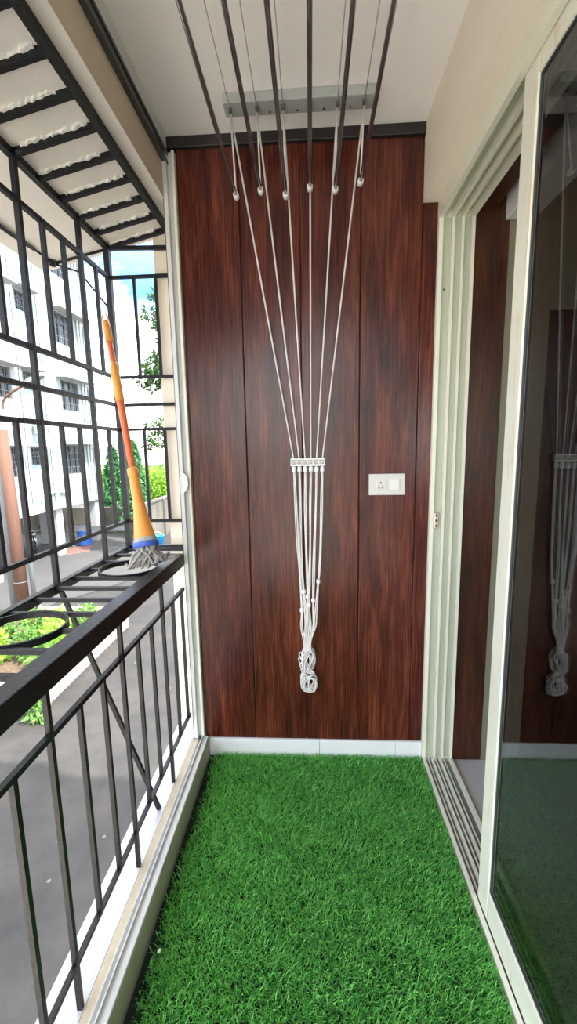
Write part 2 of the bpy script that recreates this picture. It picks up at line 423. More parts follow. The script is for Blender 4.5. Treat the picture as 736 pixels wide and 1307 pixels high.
# sloping top: inner rail against the slab, rungs with lumps of mortar
xi = -.638
obj('top_rail', bar(B(), (xi, YN, zs(xi)-.014), (xi, YE+.01, zs(xi)-.014), .022, .026), M['iron2'], gr)
for i in range(20):
    y = YE+.006-.125*i
    if y < YN: break
    bm = bar(B(), (xi, y, zs(xi)-.011), (X, y, zs(X)-.011), .017, .02)
    for q in range(5):
        t = random.random(); x = xi+(X-xi)*t
        r = bmesh.ops.create_icosphere(bm, subdivisions=1, radius=random.uniform(.007, .012))
        for v in r['verts']: v.co = V(x+v.co.x*1.8, y+random.choice((-.006, .004))+v.co.y*.8, zs(x)-.012+v.co.z)
    r_ = obj('rung', bm, M['iron2'], gr)
    bm = B()   # strip of white mortar squeezed out beside the rung
    n = 22; a0, a1 = (.12, .88) if i % 2 else (.2, .95)
    top, bot = [], []
    for q in range(n+1):
        x = xi+(X-xi)*(a0+(a1-a0)*q/n); w = max(.001, .006+random.uniform(-.006, .006))
        top.append((x, y-.009-w)); bot.append((x, y-.007))
    poly = top+bot[::-1]
    rings = []
    for q in range(n+1):
        x, ya = top[q]; _, yb = bot[q]; z = zs(x)
        hh = random.uniform(.003, .010)
        rings.append([V(x, ya, z+.001), V(x, ya+.0008, z-hh), V(x, yb, z-hh-.002), V(x, yb, z+.001)])
    ring_sweep(bm, rings)
    m_ = obj('mortar', bm, M['mortar'], r_)
# shelf: slats and flower-pot rings
sp = .1175
for i in range(-13, 9):
    y = 1.055+sp*i
    if i in (0, 5, -5, -10):
        cx = -.815 if i == 0 else -.750
        cx = -.80 if i == 0 else -.75
        R_ = .116
        pts = [(cx+R_*math.cos(a), y+R_*math.sin(a)) for a in np.linspace(0, 2*math.pi, 40, endpoint=False)]
        bm = B(); rings = []
        for (px, py), a in zip(pts, np.linspace(0, 2*math.pi, 40, endpoint=False)):
            c_, s_ = math.cos(a), math.sin(a)
            rings.append([V(px+c_*.003, py+s_*.003, 1.038), V(px-c_*.003, py-s_*.003, 1.038), V(px-c_*.003, py-s_*.003, 1.018), V(px+c_*.003, py+s_*.003, 1.018)])
        ring_sweep(bm, rings, False, True)
        bar(bm, (X, y, 1.026), (cx-R_, y, 1.026), .014, .012); bar(bm, (cx+R_, y, 1.026), (-.636, y, 1.026), .014, .012)
        obj('pot_ring', bm, M['iron2'], gr)
    else:
        obj('slat', bar(B(), (X, y, 1.026), (-.636, y, 1.026), .016, .012), M['iron2'], gr)
for y in (1.43, .32):
    obj('brace', bar(B(), (X+.01, y, 1.01), (-.612, y+.01, .107), .014), M['iron2'], gr)

# ------------------------------------------------------------------ mop
Bp, Tp = V(-.676, 1.648, 1.140), V(-.893, 1.905, 2.10)
ax = (Tp-Bp); Lm = ax.length; ax.normalize()
mp = thing('string_mop', Bp, 'orange handled string mop standing on the grill shelf, leaning on the cage', 'mop')
at = lambda t: Bp+ax*t
obj('pole', lathe(B(), Bp, ax, [(.006, .2), (.0135, .205), (.0145, .45), (.0155, .60), (.014, .62), (.0135, .80), (.012, .90), (.004, .905)], 20), M['o_pole'], mp, True)
obj('ferrule', lathe(B(), Bp, ax, [(.012, .61), (.0175, .612), (.0185, .66), (.0175, .77), (.014, .79), (.012, .792)], 20), M['o_grip'], mp, True)
obj('grip', lathe(B(), Bp, ax, [(.010, .885), (.0165, .887), (.0165, .96), (.013, .985), (.006, .988)], 20), M['o_grip'], mp, True)
s, u = basis(ax)
pp = [at(.975)+s*.010, at(1.0)+s*.011, at(1.02)+s*.006, at(1.027), at(1.02)-s*.006, at(1.0)-s*.011, at(.975)-s*.010]
obj('hanging_loop', tube(B(), smooth_path(pp, 4), .0035, 8), M['o_grip'], mp, True)
obj('sleeve', lathe(B(), Bp, ax, [(.028, .012), (.044, .014), (.042, .028), (.039, .045), (.032, .09), (.0265, .13), (.0225, .19), (.0205, .27), (.0200, .272), (.0225, .275), (.0225, .312), (.0195, .316), (.012, .318)], 28), M['o_sleeve'], mp, True)
obj('collar', lathe(B(), Bp, ax, [(.03, -.02), (.045, -.018), (.049, -.005), (.047, .012), (.040, .024), (.03, .026)], 28), M['string'], mp, True)
obj('band', lathe(B(), Bp, ax, [(.047, -.022), (.0505, -.020), (.0515, -.006), (.0500, .000), (.0465, .002)], 28), M['blue'], mp, True)
bm = B()
for i in range(64):
    a = 2*math.pi*i/64*3.0+random.uniform(-.1, .1); rr = random.uniform(.020, .043)
    p0 = at(-.016)+(s*math.cos(a)+u*math.sin(a))*rr
    # strands splay out towards the railing and rest on the slats or on the top rail
    tx = random.uniform(-.722, -.594); w = (tx+.722)/.128
    ty = 1.560+.085*w+random.random()**1.5*.075
    if tx > -.637: tz = 1.050
    else: tz = 1.040
    tz += random.uniform(0, .022)
    e = V(tx, ty, tz)
    mid = p0.lerp(e, .5)+V(random.uniform(-.010, .010), random.uniform(-.008, .008), random.uniform(-.006, .010))
    if random.random() < .35:
        e2 = e+V(random.uniform(-.03, .03), random.uniform(.02, .05), .014)
        pts = smooth_path([p0, mid, e+V(0, 0, .004), e2], 6)
    else: pts = smooth_path([p0, p0.lerp(mid, .5)+V(0, -.004, -.004), mid, e], 5)
    tube(bm, pts, .0052, 7)
obj('strings', bm, M['string'], mp, True)

# ------------------------------------------------------------------ ceiling drying rack
brx = (-.287, .225)
def bracket(y, label):
    t = thing('pulley_bracket', (-.03, y, 2.72), label, 'pulley bracket')
    obj('channel', box(B(), brx[0]-.012, brx[1]+.014, y-.034, y+.034, 2.716, CEIL-.0005, .004), M['bracket'], t)
    for x in PX:
        bm = lathe(B(), (x-.006, y-.004, 2.714), (1, 0, 0), [(.004, 0), (.012, .001), (.009, .004), (.009, .007), (.012, .010), (.004, .011)], 18)
        obj('pulley', bm, M['alu_dark'], t, True)
    for x in (-.135, -.035, .06, .155):
        obj('screw', lathe(B(), (x, y+.018, 2.7165), (0, 0, -1), [(.004, 0), (.004, .002), (.002, .003)], 10), M['hole'], t)
    return t
PX = [-.276, -.180, -.086, .010, .107, .201]
RX = [-.259, -.170, -.080, .007, .097, .186]
RZ = [2.413, 2.425, 2.407, 2.427, 2.416, 2.437]
YB = 1.705; YF = -.12
bracket(YB, 'grey ceiling pulley bracket with six slots close to the wood wall')
ord_ = ['farthest left', 'second from left', 'third from left', 'third from right', 'second from right', 'farthest right']
for i in range(6):
    y1 = 1.672
    t = thing('drying_rod', (RX[i], y1, RZ[i]), 'steel clothes drying rod under the ceiling, %s of the six' % ord_[i], 'drying rod', 'clothes drying rods')
    obj('rod', tube(B(), [(RX[i], YF, RZ[i]), (RX[i], y1-.01, RZ[i])], .0064, 14), M['steel'], t, True)
    for yy, sg in ((y1-.022, 1), (YF+.022, -1)):
        bm = lathe(B(), (RX[i], yy, RZ[i]), (0, sg, 0), [(.0075, 0), (.0098, .001), (.0105, .014), (.0095, .026), (.006, .03)], 16)
        obj('end_cap', bm, M['white_pl'], t, True)
# wall guide
CX = [-.0735, -.0495, -.0245, .0005, .0250, .0505]
CZ = 1.442
t = thing('cord_guide', (-.012, D-.02, CZ), 'small white plastic cord guide with six rollers screwed to the wood wall', 'cord guide')
bm = box(B(), -.088, .062, D-.026, D-.0005, 1.430, 1.438, .001); box(bm, -.088, .062, D-.026, D-.0005, 1.457, 1.463, .001)
box(bm, -.088, .062, D-.006, D-.0005, 1.430, 1.463, .001)
for q in range(7): box(bm, -.0885+.0245*q, -.0845+.0245*q, D-.026, D-.001, 1.431, 1.462, .0008)
obj('bracket', bm, M['white_pl'], t)
for x in CX:
    obj('roller', lathe(B(), (x-.004, D-.014, 1.447), (1, 0, 0), [(.003, 0), (.009, .0005), (.0065, .003), (.0065, .005), (.009, .0075), (.003, .008)], 14), M['nick'], t, True)
# cords: ceiling line, drop to the rod, run to the guide, double tail to the bundle
yc = D-.016
GX = [-.0640, -.0510, -.0258, -.0053, .0150, .0410]       # where each tail passes at z = 1.09
KZ = [.765, .855, .833, .790, .813, .904]                 # toggle heights
KX = [-.048, -.038, -.021, -.0155, .005, .029]
LX = [-.050, -.030, -.024, -.010, .006, .012]             # at z = .70
EX = [-.040, -.032, -.022, -.018, -.014, -.010]           # neck of the bundle
for i in range(6):
    t = thing('hanging_rope', (CX[i], yc, CZ), 'white cord from the drying rod down the wood wall, %s of the six' % ord_[i], 'cord', 'white pulley cords')
    bm = B(); r = .0034
    tube(bm, [(PX[i], YF, 2.711), (PX[i], YB-.010, 2.711)], .0016, 6)                                   # along the ceiling
    tube(bm, [(PX[i], YB, 2.704), (RX[i], 1.664, RZ[i]+.006)], .0030, 8)                                 # down to the rod
    lathe(bm, (RX[i], 1.657, RZ[i]), (0, 1, 0), [(.007, 0), (.0092, .002), (.0092, .008), (.007, .010)], 14)   # knot round the rod
    tube(bm, [(PX[i], YB, 2.704), (PX[i]+(CX[i]-PX[i])*.5, (YB+yc)/2+.004, (2.704+CZ)/2), (CX[i], yc, CZ+.012), (CX[i], yc, 1.42)], r, 10)
    obj('run', bm, M['cord'], t, True)
    for j in (-1, 1):
        w = random.uniform(-.002, .002)
        pts = [(CX[i]+j*.0020, yc, 1.405), (CX[i]*.55+GX[i]*.45+j*.0030+w, yc+.001, 1.25), (GX[i]+j*(.0028+w), yc-.001, 1.09),
               (GX[i]*.35+KX[i]*.65+j*.0028-w, yc-.001, .94), (KX[i]+j*.0020, yc-.002, KZ[i]),
               (LX[i]*.8+KX[i]*.2+j*.0035+w, yc-.004-.004*(i % 3), .735), (LX[i]+j*.0036, yc-.007-.003*(i % 2), .69),
               (EX[i]+j*.0035, yc-.010-.003*(i % 2), .625), (EX[i]*.7-.006+j*.002, yc-.011, .56)]
        if KZ[i] < .775: pts.pop(5)
        obj('tail', tube(B(), smooth_path(pts, 6), .0030, 8), M['cord'], t, True)
    obj('stopper', lathe(B(), (CX[i], yc, 1.402), (0, 0, 1), [(.005, 0), (.0088, .002), (.0095, .010), (.0088, .022), (.006, .026)], 16), M['white_pl'], t, True)
    obj('toggle', lathe(B(), (KX[i], yc-.003, KZ[i]-.011), (0, 0, 1), [(.004, 0), (.0085, .003), (.0095, .011), (.0085, .019), (.004, .022)], 16), M['white_pl'], t, True)
# bundle of spare cord: long loops folded and bound in the middle into two lobes
bm = B(); q = random.Random(11); cx0 = -.020
def loop(cx, cz, wx, hz, tilt, y, dy, r=.0027, skew=0):
    ph = q.uniform(0, 6.28); pts = []
    for k in range(30):
        a = 2*math.pi*k/30
        x = wx*math.cos(a)*(1+.18*math.sin(a)*skew)+.002*math.sin(3*a+ph); z = hz*math.sin(a)+.002*math.cos(2*a+ph)
        x, z = x*math.cos(tilt)-z*math.sin(tilt), z*math.cos(tilt)+x*math.sin(tilt)
        pts.append((cx+x, min(y+dy*math.sin(a+ph), D-.0045), cz+z))
    tube(bm, pts, r, 7, loop=True)
def lobe(n, cz, hz, wmax, tiltr, y0, y1):
    for i in range(n):
        f_ = i/(n-1); wx = wmax*(1-.55*f_)*q.uniform(.75, 1.1)
        loop(cx0+q.uniform(-1, 1)*(wmax-wx)*.9, cz+q.uniform(-.008, .008), wx, hz*(1-.35*f_)*q.uniform(.85, 1.08), q.uniform(-tiltr, tiltr), y0+(y1-y0)*f_, q.uniform(.004, .011), .0034)
lobe(11, .522, .060, .030, .30, D-.008, D-.044)
lobe(11, .408, .048, .037, .65, D-.008, D-.046)
for i in range(4):       # the binding between the lobes
    loop(cx0+q.uniform(-.002, .002), .460+(i-1.5)*.006, q.uniform(.022, .026), q.uniform(.003, .008), q.uniform(-.3, .3), D-.026, .016, .0031)
for cx, cz, w_, h_ in ((-.052, .535, .009, .022), (-.056, .510, .008, .024), (-.050, .490, .010, .018), (-.046, .465, .008, .02)):
    loop(cx, cz, w_, h_, q.uniform(-.3, .3), D-.022+q.uniform(-.006, .006), .003)
tag(obj('cord_bundle', bm, M['cord'], smooth=True), 'tangled bundle of spare white cord hanging at the bottom of the cords', 'cord bundle')

# ------------------------------------------------------------------ switch plate
t = thing('switch_plate', (.333, D, 1.343), 'white plate with a five-pin socket and a rocker switch on the wood wall', 'switch')
obj('plate', box(B(), .255, .412, D-.011, D-.0003, 1.296, 1.390, .003), M['plate'], t)
sk = obj('socket', box(B(), .289, .332, D-.0135, D-.010, 1.318, 1.366, .001), M['plate'], t)
for dx, dz, r in ((.3065, 1.3515, .0036), (.2985, 1.3385, .0020), (.3145, 1.3385, .0020), (.2985, 1.3285, .0034), (.3145, 1.3285, .0034)):
    obj('pin_hole', lathe(B(), (dx, D-.0140, dz), (0, 1, 0), [(r, 0), (r, .004), (r*.5, .0045)], 12), M['hole'], sk)
bm = B(); ring_sweep(bm, [[V(.343, D-.0105, 1.318), V(.386, D-.0105, 1.318), V(.386, D-.0105, 1.366), V(.343, D-.0105, 1.366)],
                          [V(.344, D-.0125, 1.319), V(.385, D-.0185, 1.319), V(.385, D-.0185, 1.365), V(.344, D-.0125, 1.365)]])
obj('rocker', bm, M['plate'], t)

# ------------------------------------------------------------------ sliding glass door
dr = thing('door_1', (.59, 1.0, 0), kind=ST)
ZD0, ZD1 = 0.0, 2.4695
# profile of the three-track frame: fins and grooves, drawn in (across, depth)
prof = [(.520, .03), (.520, 0), (.537, 0), (.537, .017), (.572, .017), (.572, 0), (.5835, 0), (.5835, .017), (.610, .017), (.610, 0), (.6205, 0), (.6205, .017), (.6495, .017), (.6495, 0), (.6625, 0), (.6625, .03)]
yj = D-.020
bm = prism(B(), [(x, yj+d) for x, d in prof], 'z', 0, 2.469)
obj('jamb', bm, M['frame'], dr)
obj('screw', lathe(B(), (.552, yj+.016, 2.14), (0, -1, 0), [(.004, 0), (.004, .002), (.002, .003)], 10), M['hole'], dr)
for a, b in ((.5375, .5715), (.584, .6095), (.621, .649)):
    obj('jamb_groove', box(B(), a, b, yj+.0155, yj+.0175, .02, 2.41), M['frame_in'], dr)
zh = 2.405
bm = prism(B(), [(x, zh+(0 if d == 0 else (.03 if d == .017 else .0645))) for x, d in prof], 'y', Y0-.1, yj-.001)
obj('head_frame', bm, M['frame'], dr)
for a, b in ((.5375, .5715), (.584, .6095), (.621, .649)):
    obj('head_groove', box(B(), a, b, Y0-.1, yj-.002, zh+.028, zh+.031), M['frame_in'], dr)
bm = B()
prism(bm, [(.520, -.003), (.520, .026), (.5345, .026), (.5345, .006), (.547, .006), (.547, .020), (.5505, .020), (.5505, .006), (.5625, .006), (.5625, .022), (.572, .022), (.572, .006),
           (.5835, .006), (.5835, .020), (.587, .020), (.587, .006), (.599, .006), (.599, .022), (.609, .022), (.609, .006), (.621, .006), (.621, .020), (.6245, .020), (.6245, .006), (.647, .006), (.647, .024), (.6625, .024), (.6625, -.003)], 'y', Y0-.1, yj-.001)
obj('bottom_track', bm, M['frame'], dr)
for a, b in ((.5347, .5468), (.5507, .5623), (.5722, .5833), (.5872, .5988), (.6092, .6208), (.6247, .6468)):
    obj('track_groove', box(B(), a, b, Y0-.1, yj-.002, .0062, .0075), M['groove'], dr)
obj('threshold', box(B(), .517, .668, Y0-.1, D-.02, -.0039, -.0031), M['tile'], dr)
# sliding sash
def sash(x0, x1, ya, yb, xg):
    s_ = obj('sash', box(B(), x0, x1, yb-.070, yb, .024, 2.432, .003), M['sash'], dr)
    bm = B()
    for lo, hi in ((.024, .126), (2.362, 2.432)): box(bm, x0+.0006, x1-.0006, ya+.070, yb-.0705, lo, hi, .003)
    obj('sash_rail', bm, M['sash'], dr)
    obj('sash_stile', box(B(), x0, x1, ya, ya+.0695, .024, 2.432, .003), M['sash'], dr)
    bm = B()
    for a, b, c, d in ((ya+.0705, yb-.0705, .127, .131), (ya+.0705, yb-.0705, 2.357, 2.361), (ya+.0705, ya+.0745, .131, 2.357), (yb-.0745, yb-.0705, .131, 2.357)):
        box(bm, xg-.006, xg+.008, a, b, c, d)
    obj('gasket', bm, M['alu_dark'], s_)
    obj('glass', box(B(), xg-.0025, xg+.0025, ya+.0706, yb-.0706, .1272, 2.3608), M['glass'], s_)
    return s_
sash(.5385, .5605, .34, 1.222, .5495)
sash(.5760, .5970, -.52, .395, .5865)
# strike keep on the jamb
bm = box(B(), .540, .560, yj-.0005, yj+.016, 1.146, 1.216, .003)
k = obj('strike_keep', bm, M['nick'], dr)
for z in (1.158, 1.181, 1.204): obj('slot', box(B(), .546, .554, yj-.002, yj+.004, z-.005, z+.005), M['hole'], k)

# ------------------------------------------------------------------ room behind the door
obj('wall_room', box(B(), .6628, .804, D+.001, D+.03, 0, 2.9), M['room_wood'], kind=ST)
bm = box(B(), .8042, .985, D+.004, D+.04, -.01, 2.9); box(bm, .985, 1.86, D+.004, D+.04, 2.05, 2.9); box(bm, 1.86, 4.6, D+.004, D+.04, -.01, 2.9)
obj('wall_room_end', bm, M['roomwall'], kind=ST)
d2 = thing('door_2', (1.42, D, 0), kind=ST)
obj('leaf', box(B(), .987, 1.858, D+.012, D+.039, 0, 2.048), M['door_dark'], d2)
obj('floor_room', box(B(), .669, 4.6, -4, D+.0035, -.2, -.002), M['roomfloor'], kind=ST)
obj('ceiling_room', box(B(), .741, 4.6, -4, D+.0035, 2.9, 2.955), M['roomceil'], kind=ST)
obj('wall_room_far', box(B(), 4.6, 4.75, -4, D+.04, -.2, 2.9), M['roomwall'], kind=ST)
bm = B()
for x0, x1, z0, z1 in ((.669, 1.0, -.2, 2.9), (3.2, 4.6, -.2, 2.9), (1.0, 3.2, -.2, .9), (1.0, 3.2, 2.3, 2.9)): box(bm, x0, x1, -4.15, -4, z0, z1)  # unseen window opening, added to bring daylight into the room
obj('wall_room_near', bm, M['roomwall'], kind=ST)
obj('wall_room_side', box(B(), .669, .74, -4, Y0-.2, -.2, 2.9), M['roomwall'], kind=ST)
obj('trim_3', box(B(), .785, .90, -2, D, 2.392, 2.512, .003), M['white_pl'], kind=ST)

# ------------------------------------------------------------------ artificial grass
def grass():
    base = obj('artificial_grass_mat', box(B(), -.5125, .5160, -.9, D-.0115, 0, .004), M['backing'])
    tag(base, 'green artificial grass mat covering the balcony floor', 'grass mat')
    def field(n, y0, y1):
        x = rng.uniform(-.500, .5155, n); y = rng.uniform(y0, y1, n); return x, y
    x1, y1 = field(95000, .62, D-.0125); x2, y2 = field(20000, -.9, .62)
    x = np.concatenate([x1, x2]); y = np.concatenate([y1, y2])
    # ragged left edge: the pile stops short of the kerb
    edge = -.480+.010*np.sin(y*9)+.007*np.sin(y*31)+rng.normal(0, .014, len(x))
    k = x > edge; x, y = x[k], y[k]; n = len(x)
    tuft = np.sin(x*31+2*np.sin(y*17))*.5+np.sin(y*27+x*11)*.5
    ang = rng.normal(-1.2, 1.15, n)+tuft*.6
    ln = rng.uniform(.020, .036, n); lean = rng.uniform(.25, .95, n)*ln*1.0
    hgt = np.sqrt(np.maximum(ln**2-lean**2*.8, (.35*ln)**2))
    dx, dy = np.cos(ang), np.sin(ang)
    fa = rng.uniform(0, 2*math.pi, n); wx, wy = np.cos(fa), np.sin(fa); w = rng.uniform(.0008, .0015, n)
    def row(t, lt, wt):
        cx = x+dx*lean*lt; cy = np.minimum(y+dy*lean*lt, D-.0105); cx = np.minimum(cx, .5165); cx = np.maximum(cx, -.513); cz = .004+hgt*t
        return np.stack([cx-wx*w*wt, cy-wy*w*wt, cz], 1), np.stack([cx+wx*w*wt, cy+wy*w*wt, cz], 1)
    a0, b0 = row(0, 0, 1.1); a1, b1 = row(.62, .38, 1.0); tp, _ = row(1, 1, 0)
    co = np.stack([a0, b0, a1, b1, tp], 1).reshape(-1, 3)
    idx = np.arange(n)*5
    quads = np.stack([idx, idx+1, idx+3, idx+2], 1); tris = np.stack([idx+2, idx+3, idx+4], 1)
    me = bpy.data.meshes.new('grass_blades')
    me.vertices.add(len(co)); me.vertices.foreach_set('co', (co-np.array(base['_o'])).astype(np.float32).ravel())
    nl = n*7; me.loops.add(nl); me.polygons.add(2*n)
    loops = np.concatenate([quads.ravel(), tris.ravel()])
    me.loops.foreach_set('vertex_index', loops.astype(np.int32))
    st = np.concatenate([np.arange(n)*4, n*4+np.arange(n)*3])
    me.polygons.foreach_set('loop_start', st.astype(np.int32))
    me.polygons.foreach_set('loop_total', np.concatenate([np.full(n, 4), np.full(n, 3)]).astype(np.int32))
    hue = np.clip(rng.beta(1.6, 2.2, n)+.0, 0, 1)
    at_ = me.attributes.new('hue', 'FLOAT', 'POINT'); at_.data.foreach_set('value', np.repeat(hue, 5).astype(np.float32))
    me.update(calc_edges=True); me.validate(); me.materials.append(M['grass'])
    o = bpy.data.objects.new('grass_blades', me); o['kind'] = 'stuff'; link(o, base)
grass()
bm = B(); lathe(bm, (-.470, 1.02, .028), (.5, 1, .2), [(.002, 0), (.005, .003), (.005, .008), (.002, .011)], 8)
tag(obj('paper_scrap', bm, M['white_pl']), 'tiny white scrap lying on the grass mat beside the kerb', 'scrap')

# ------------------------------------------------------------------ leaves helper
def leaves(name, parent, centers, radii, n, size, material, droop=0., cone=None, flat=.7):
    """cloud of leaf blades; centers/radii = ellipsoids, or cone=(base, height, radius)"""
    P = []
    if cone:
        b, h, r = cone
        t = rng.uniform(0, 1, n)**.8; a = rng.uniform(0, 2*math.pi, n); q = r*(1-t)**.75*np.sqrt(rng.uniform(.35, 1, n))*(1+.18*np.sin(a*5+t*14))
        P = np.stack([b[0]+q*np.cos(a), b[1]+q*np.sin(a), b[2]+h*t], 1); out = np.stack([np.cos(a), np.sin(a), np.zeros(n)], 1)
    else:
        C_ = np.array(centers); R_ = np.array(radii); i = rng.choice(len(C_), n, p=(R_.prod(1)/R_.prod(1).sum()) if R_.ndim > 1 else None)
        d = rng.normal(size=(n, 3)); d /= np.linalg.norm(d, axis=1)[:, None]
        P = C_[i]+d*R_[i]*(rng.uniform(.25, 1, n)**.6)[:, None]; out = d
    ldir = out*(1-droop)+np.array([0, 0, -1])*droop+rng.normal(0, .45, (n, 3)); ldir /= np.linalg.norm(ldir, axis=1)[:, None]
    sd = np.cross(ldir, rng.normal(size=(n, 3))); sd /= np.linalg.norm(sd, axis=1)[:, None]
    L_ = (size*rng.uniform(.6, 1.3, n))[:, None]; W_ = L_*.22
    a = P; b = P+ldir*L_*.5+sd*W_; c = P+ldir*L_; d = P+ldir*L_*.5-sd*W_
    co = np.stack([a, b, c, d], 1).reshape(-1, 3)-np.array(parent['_o'])
    me = bpy.data.meshes.new(name)
    me.from_pydata(co.tolist(), [], np.arange(n*4).reshape(-1, 4).tolist())
    at_ = me.attributes.new('hue', 'FLOAT', 'POINT'); at_.data.foreach_set('value', np.repeat(rng.uniform(0, 1, n), 4).astype(np.float32))
    me.materials.append(material)
    o = bpy.data.objects.new(name, me); o['kind'] = 'stuff'; return link(o, parent)

# ------------------------------------------------------------------ ground outside
obj('ground', box(B(), -60, 12, -25, 80, GZ-.3, GZ), M['ground'], kind=ST)
bm = prism(B(), [(-40, -20), (-8.4, -20), (-8.2, 9.5), (-8.1, 11.0), (-6.4, 14.0), (-4.2, 14.6), (-4.2, 19.0), (-8.0, 19.3), (-8.4, 22.4), (-40, 22.4)], 'z', GZ+.001, GZ+.022)
obj('floor_apron', bm, M['concrete'], kind=ST)
obj('floor_bounce', box(B(), -8.35, .7, -24, -.6, GZ+.001, GZ+.02), M['pale'], kind=ST)  # added pale sheet behind the camera, bounces sun up to the balcony ceiling
obj('floor_paving', prism(B(), [(-11.5, 18.5), (-10.75, 19.75), (-10.1, 18.2), (-10.75, 17.5)], 'z', GZ+.0225, GZ+.03), M['redpave'], kind=ST)

# ------------------------------------------------------------------ apartment block opposite
XF = -10.8
ab = thing('apartment_building', (XF-4, 15, GZ), 'white apartment block on pillars across the drive, with barred windows and sunshades', 'building')
FZ = [-.72, 2.10, 4.95, 7.8, 10.7]
def wall_with_holes(y0, y1, z0, z1, xf, holes, th=.25):
    """front wall slab at x=xf with rectangular openings (y0,y1,z0,z1)"""
    bm = B(); yc_ = sorted({y0, y1, *[h[0] for h in holes], *[h[1] for h in holes]}); zc_ = sorted({z0, z1, *[h[2] for h in holes], *[h[3] for h in holes]})
    for i in range(len(yc_)-1):
        for j in range(len(zc_)-1):
            my, mz = (yc_[i]+yc_[i+1])/2, (zc_[j]+zc_[j+1])/2
            if not any(h[0] < my < h[1] and h[2] < mz < h[3] for h in holes): box(bm, xf-th, xf, yc_[i], yc_[i+1], zc_[j], zc_[j+1])
    bmesh.ops.remove_doubles(bm, verts=bm.verts, dist=1e-4)
    return bm
big = []; toi = []; lef = []
for k in range(4):
    zb = .52+2.83*k
    big.append((18.35, 19.75, zb, zb+1.28)); toi.append((16.10, 16.72, 1.02+2.92*k, 1.70+2.92*k)); lef.append((14.55, 15.25, zb+.1, zb+1.2)); lef.append((11.5, 12.9, zb+.1, zb+1.28))
ZT = 11.6
obj('right_wing', wall_with_holes(16.95, 20.95, -.62, ZT, XF, big), M['facade_g'], ab)
obj('recessed_bay', wall_with_holes(15.52, 16.95, -.62, ZT, XF-.12, toi), M['facade_g'], ab)
obj('left_wing', wall_with_holes(2, 15.52, -.62, ZT, XF, lef), M['facade'], ab)
bm = box(B(), XF-9, XF-.26, 20.75, 20.95, -.62, ZT); box(bm, XF-9, XF-.26, 2, 2.2, -.62, ZT); box(bm, XF-9.2, XF-9, 2, 20.95, -.62, ZT)
obj('side_wall', bm, M['facade'], ab)
obj('inner_partition', box(B(), XF-1.9, XF-1.8, 2.2, 20.7, -.6, ZT-.1), M['roomceil'], ab)
obj('roof', box(B(), XF-9.3, XF+.15, 1.9, 21.05, ZT, ZT+.15), M['facade'], ab)
obj('floor_beam', box(B(), XF-9.1, XF+.05, 2, 20.98, -.88, -.58), M['facade_g'], ab)
def win(y0, y1, z0, z1, xf, nm, shade=True):
    bm = B()
    for a in np.linspace(y0, y1, nm+1): box(bm, xf-.16, xf-.10, a-.025, a+.025, z0, z1)
    for z in (z0+.02, z1-.02, z0+(z1-z0)*.7): box(bm, xf-.158, xf-.102, y0, y1, z-.025, z+.025)
    w = obj('window', bm, M['winframe'], ab)
    obj('pane', box(B(), xf-.185, xf-.165, y0, y1, z0, z1), M['pane'], w)
    bm = B()
    for a in np.linspace(y0, y1, nm*3+1): box(bm, xf-.06, xf-.045, a-.006, a+.006, z0, z1)
    for z in np.linspace(z0, z1, 5): box(bm, xf-.062, xf-.043, y0, y1, z-.007, z+.007)
    obj('window_bars', bm, M['greypole'], w)
    if shade:
        bm = prism(B(), [(xf-.01, z1+.06), (xf-.01, z1+.20), (xf+.50, z1+.13), (xf+.50, z1+.05)], 'y', y0-.35, y1+.75 if y1-y0 > 1 else y1+.2)
        obj('sunshade', bm, M['facade'], ab)
for h in big: win(*h, XF, 3)
for h in toi: win(*h, XF-.12, 2, True)
for h in lef: win(*h, XF, 2)
for y, xo in ((20.05, .06), (20.3, .06), (20.62, .06), (17.15, .06), (17.3, .06), (15.66, -.06), (15.86, -.06), (13.9, .06)):
    bm = tube(B(), [(XF+xo, y, -.55), (XF+xo, y, ZT)], .045, 10)
    for z in np.arange(.2, ZT, 1.42): lathe(bm, (XF+xo, y, z), (0, 0, 1), [(.045, 0), (.06, .01), (.06, .09), (.045, .1)], 10)
    obj('drain_pipe', bm, M['pipe'], ab)
obj('drain_pipe', tube(B(), [(XF+.06, 15.9, -.25), (XF+.06, 17.1, -.12), (XF+.06, 18.3, -.3)], .05, 10), M['pipe'], ab)
obj('water_heater', lathe(B(), (XF+.16, 16.35, 2.2), (0, 0, 1), [(.05, 0), (.2, .04), (.2, .5), (.05, .56)], 16), M['facade'], ab)
obj('satellite_dish', lathe(B(), (XF+.28, 14.2, 5.35), (.75, -.6, .45), [(.02, -.1), (.22, -.07), (.36, .0), (.43, .08), (.42, .085), (.3, .02), (.03, -.06)], 24), M['pipe'], ab)
for (x0, x1, y0, y1) in ((XF-.55, XF-.1, 17.3, 17.75), (XF-.5, XF-.05, 20.45, 20.92), (XF-2.6, XF-2.2, 19.8, 20.2), (XF-5.2, XF-4.8, 19.8, 20.2), (XF-.5, XF-.05, 13.4, 13.8), (XF-4.9, XF-4.5, 17.2, 17.6), (XF-4.4, XF-4, 14.5, 14.9), (XF-.5, XF-.05, 8.5, 8.9)):
    obj('pillar', box(B(), x0, x1, y0, y1, GZ+.02, -.85, .02), M['facade'], ab)

# ------------------------------------------------------------------ boundary wall, trees beyond
bm = box(B(), -8.1, -7.9, 19.25, 46, GZ, -1.06); box(bm, -8.15, -7.85, 19.2, 46, -1.06, -.98)
for y in np.arange(19.25, 45, 2.6): box(bm, -7.9, -7.8, y, y+.25, GZ, -1.06)
obj('wall_boundary', bm, M['bwall'], kind=ST)
bm = box(B(), -40, -8.1, 22.5, 22.7, GZ, -1.55)
for x in np.arange(-38, -8.3, 2.7): box(bm, x, x+.25, 22.4, 22.5, GZ, -1.5)
obj('wall_boundary_rear', bm, M['bwall'], kind=ST)

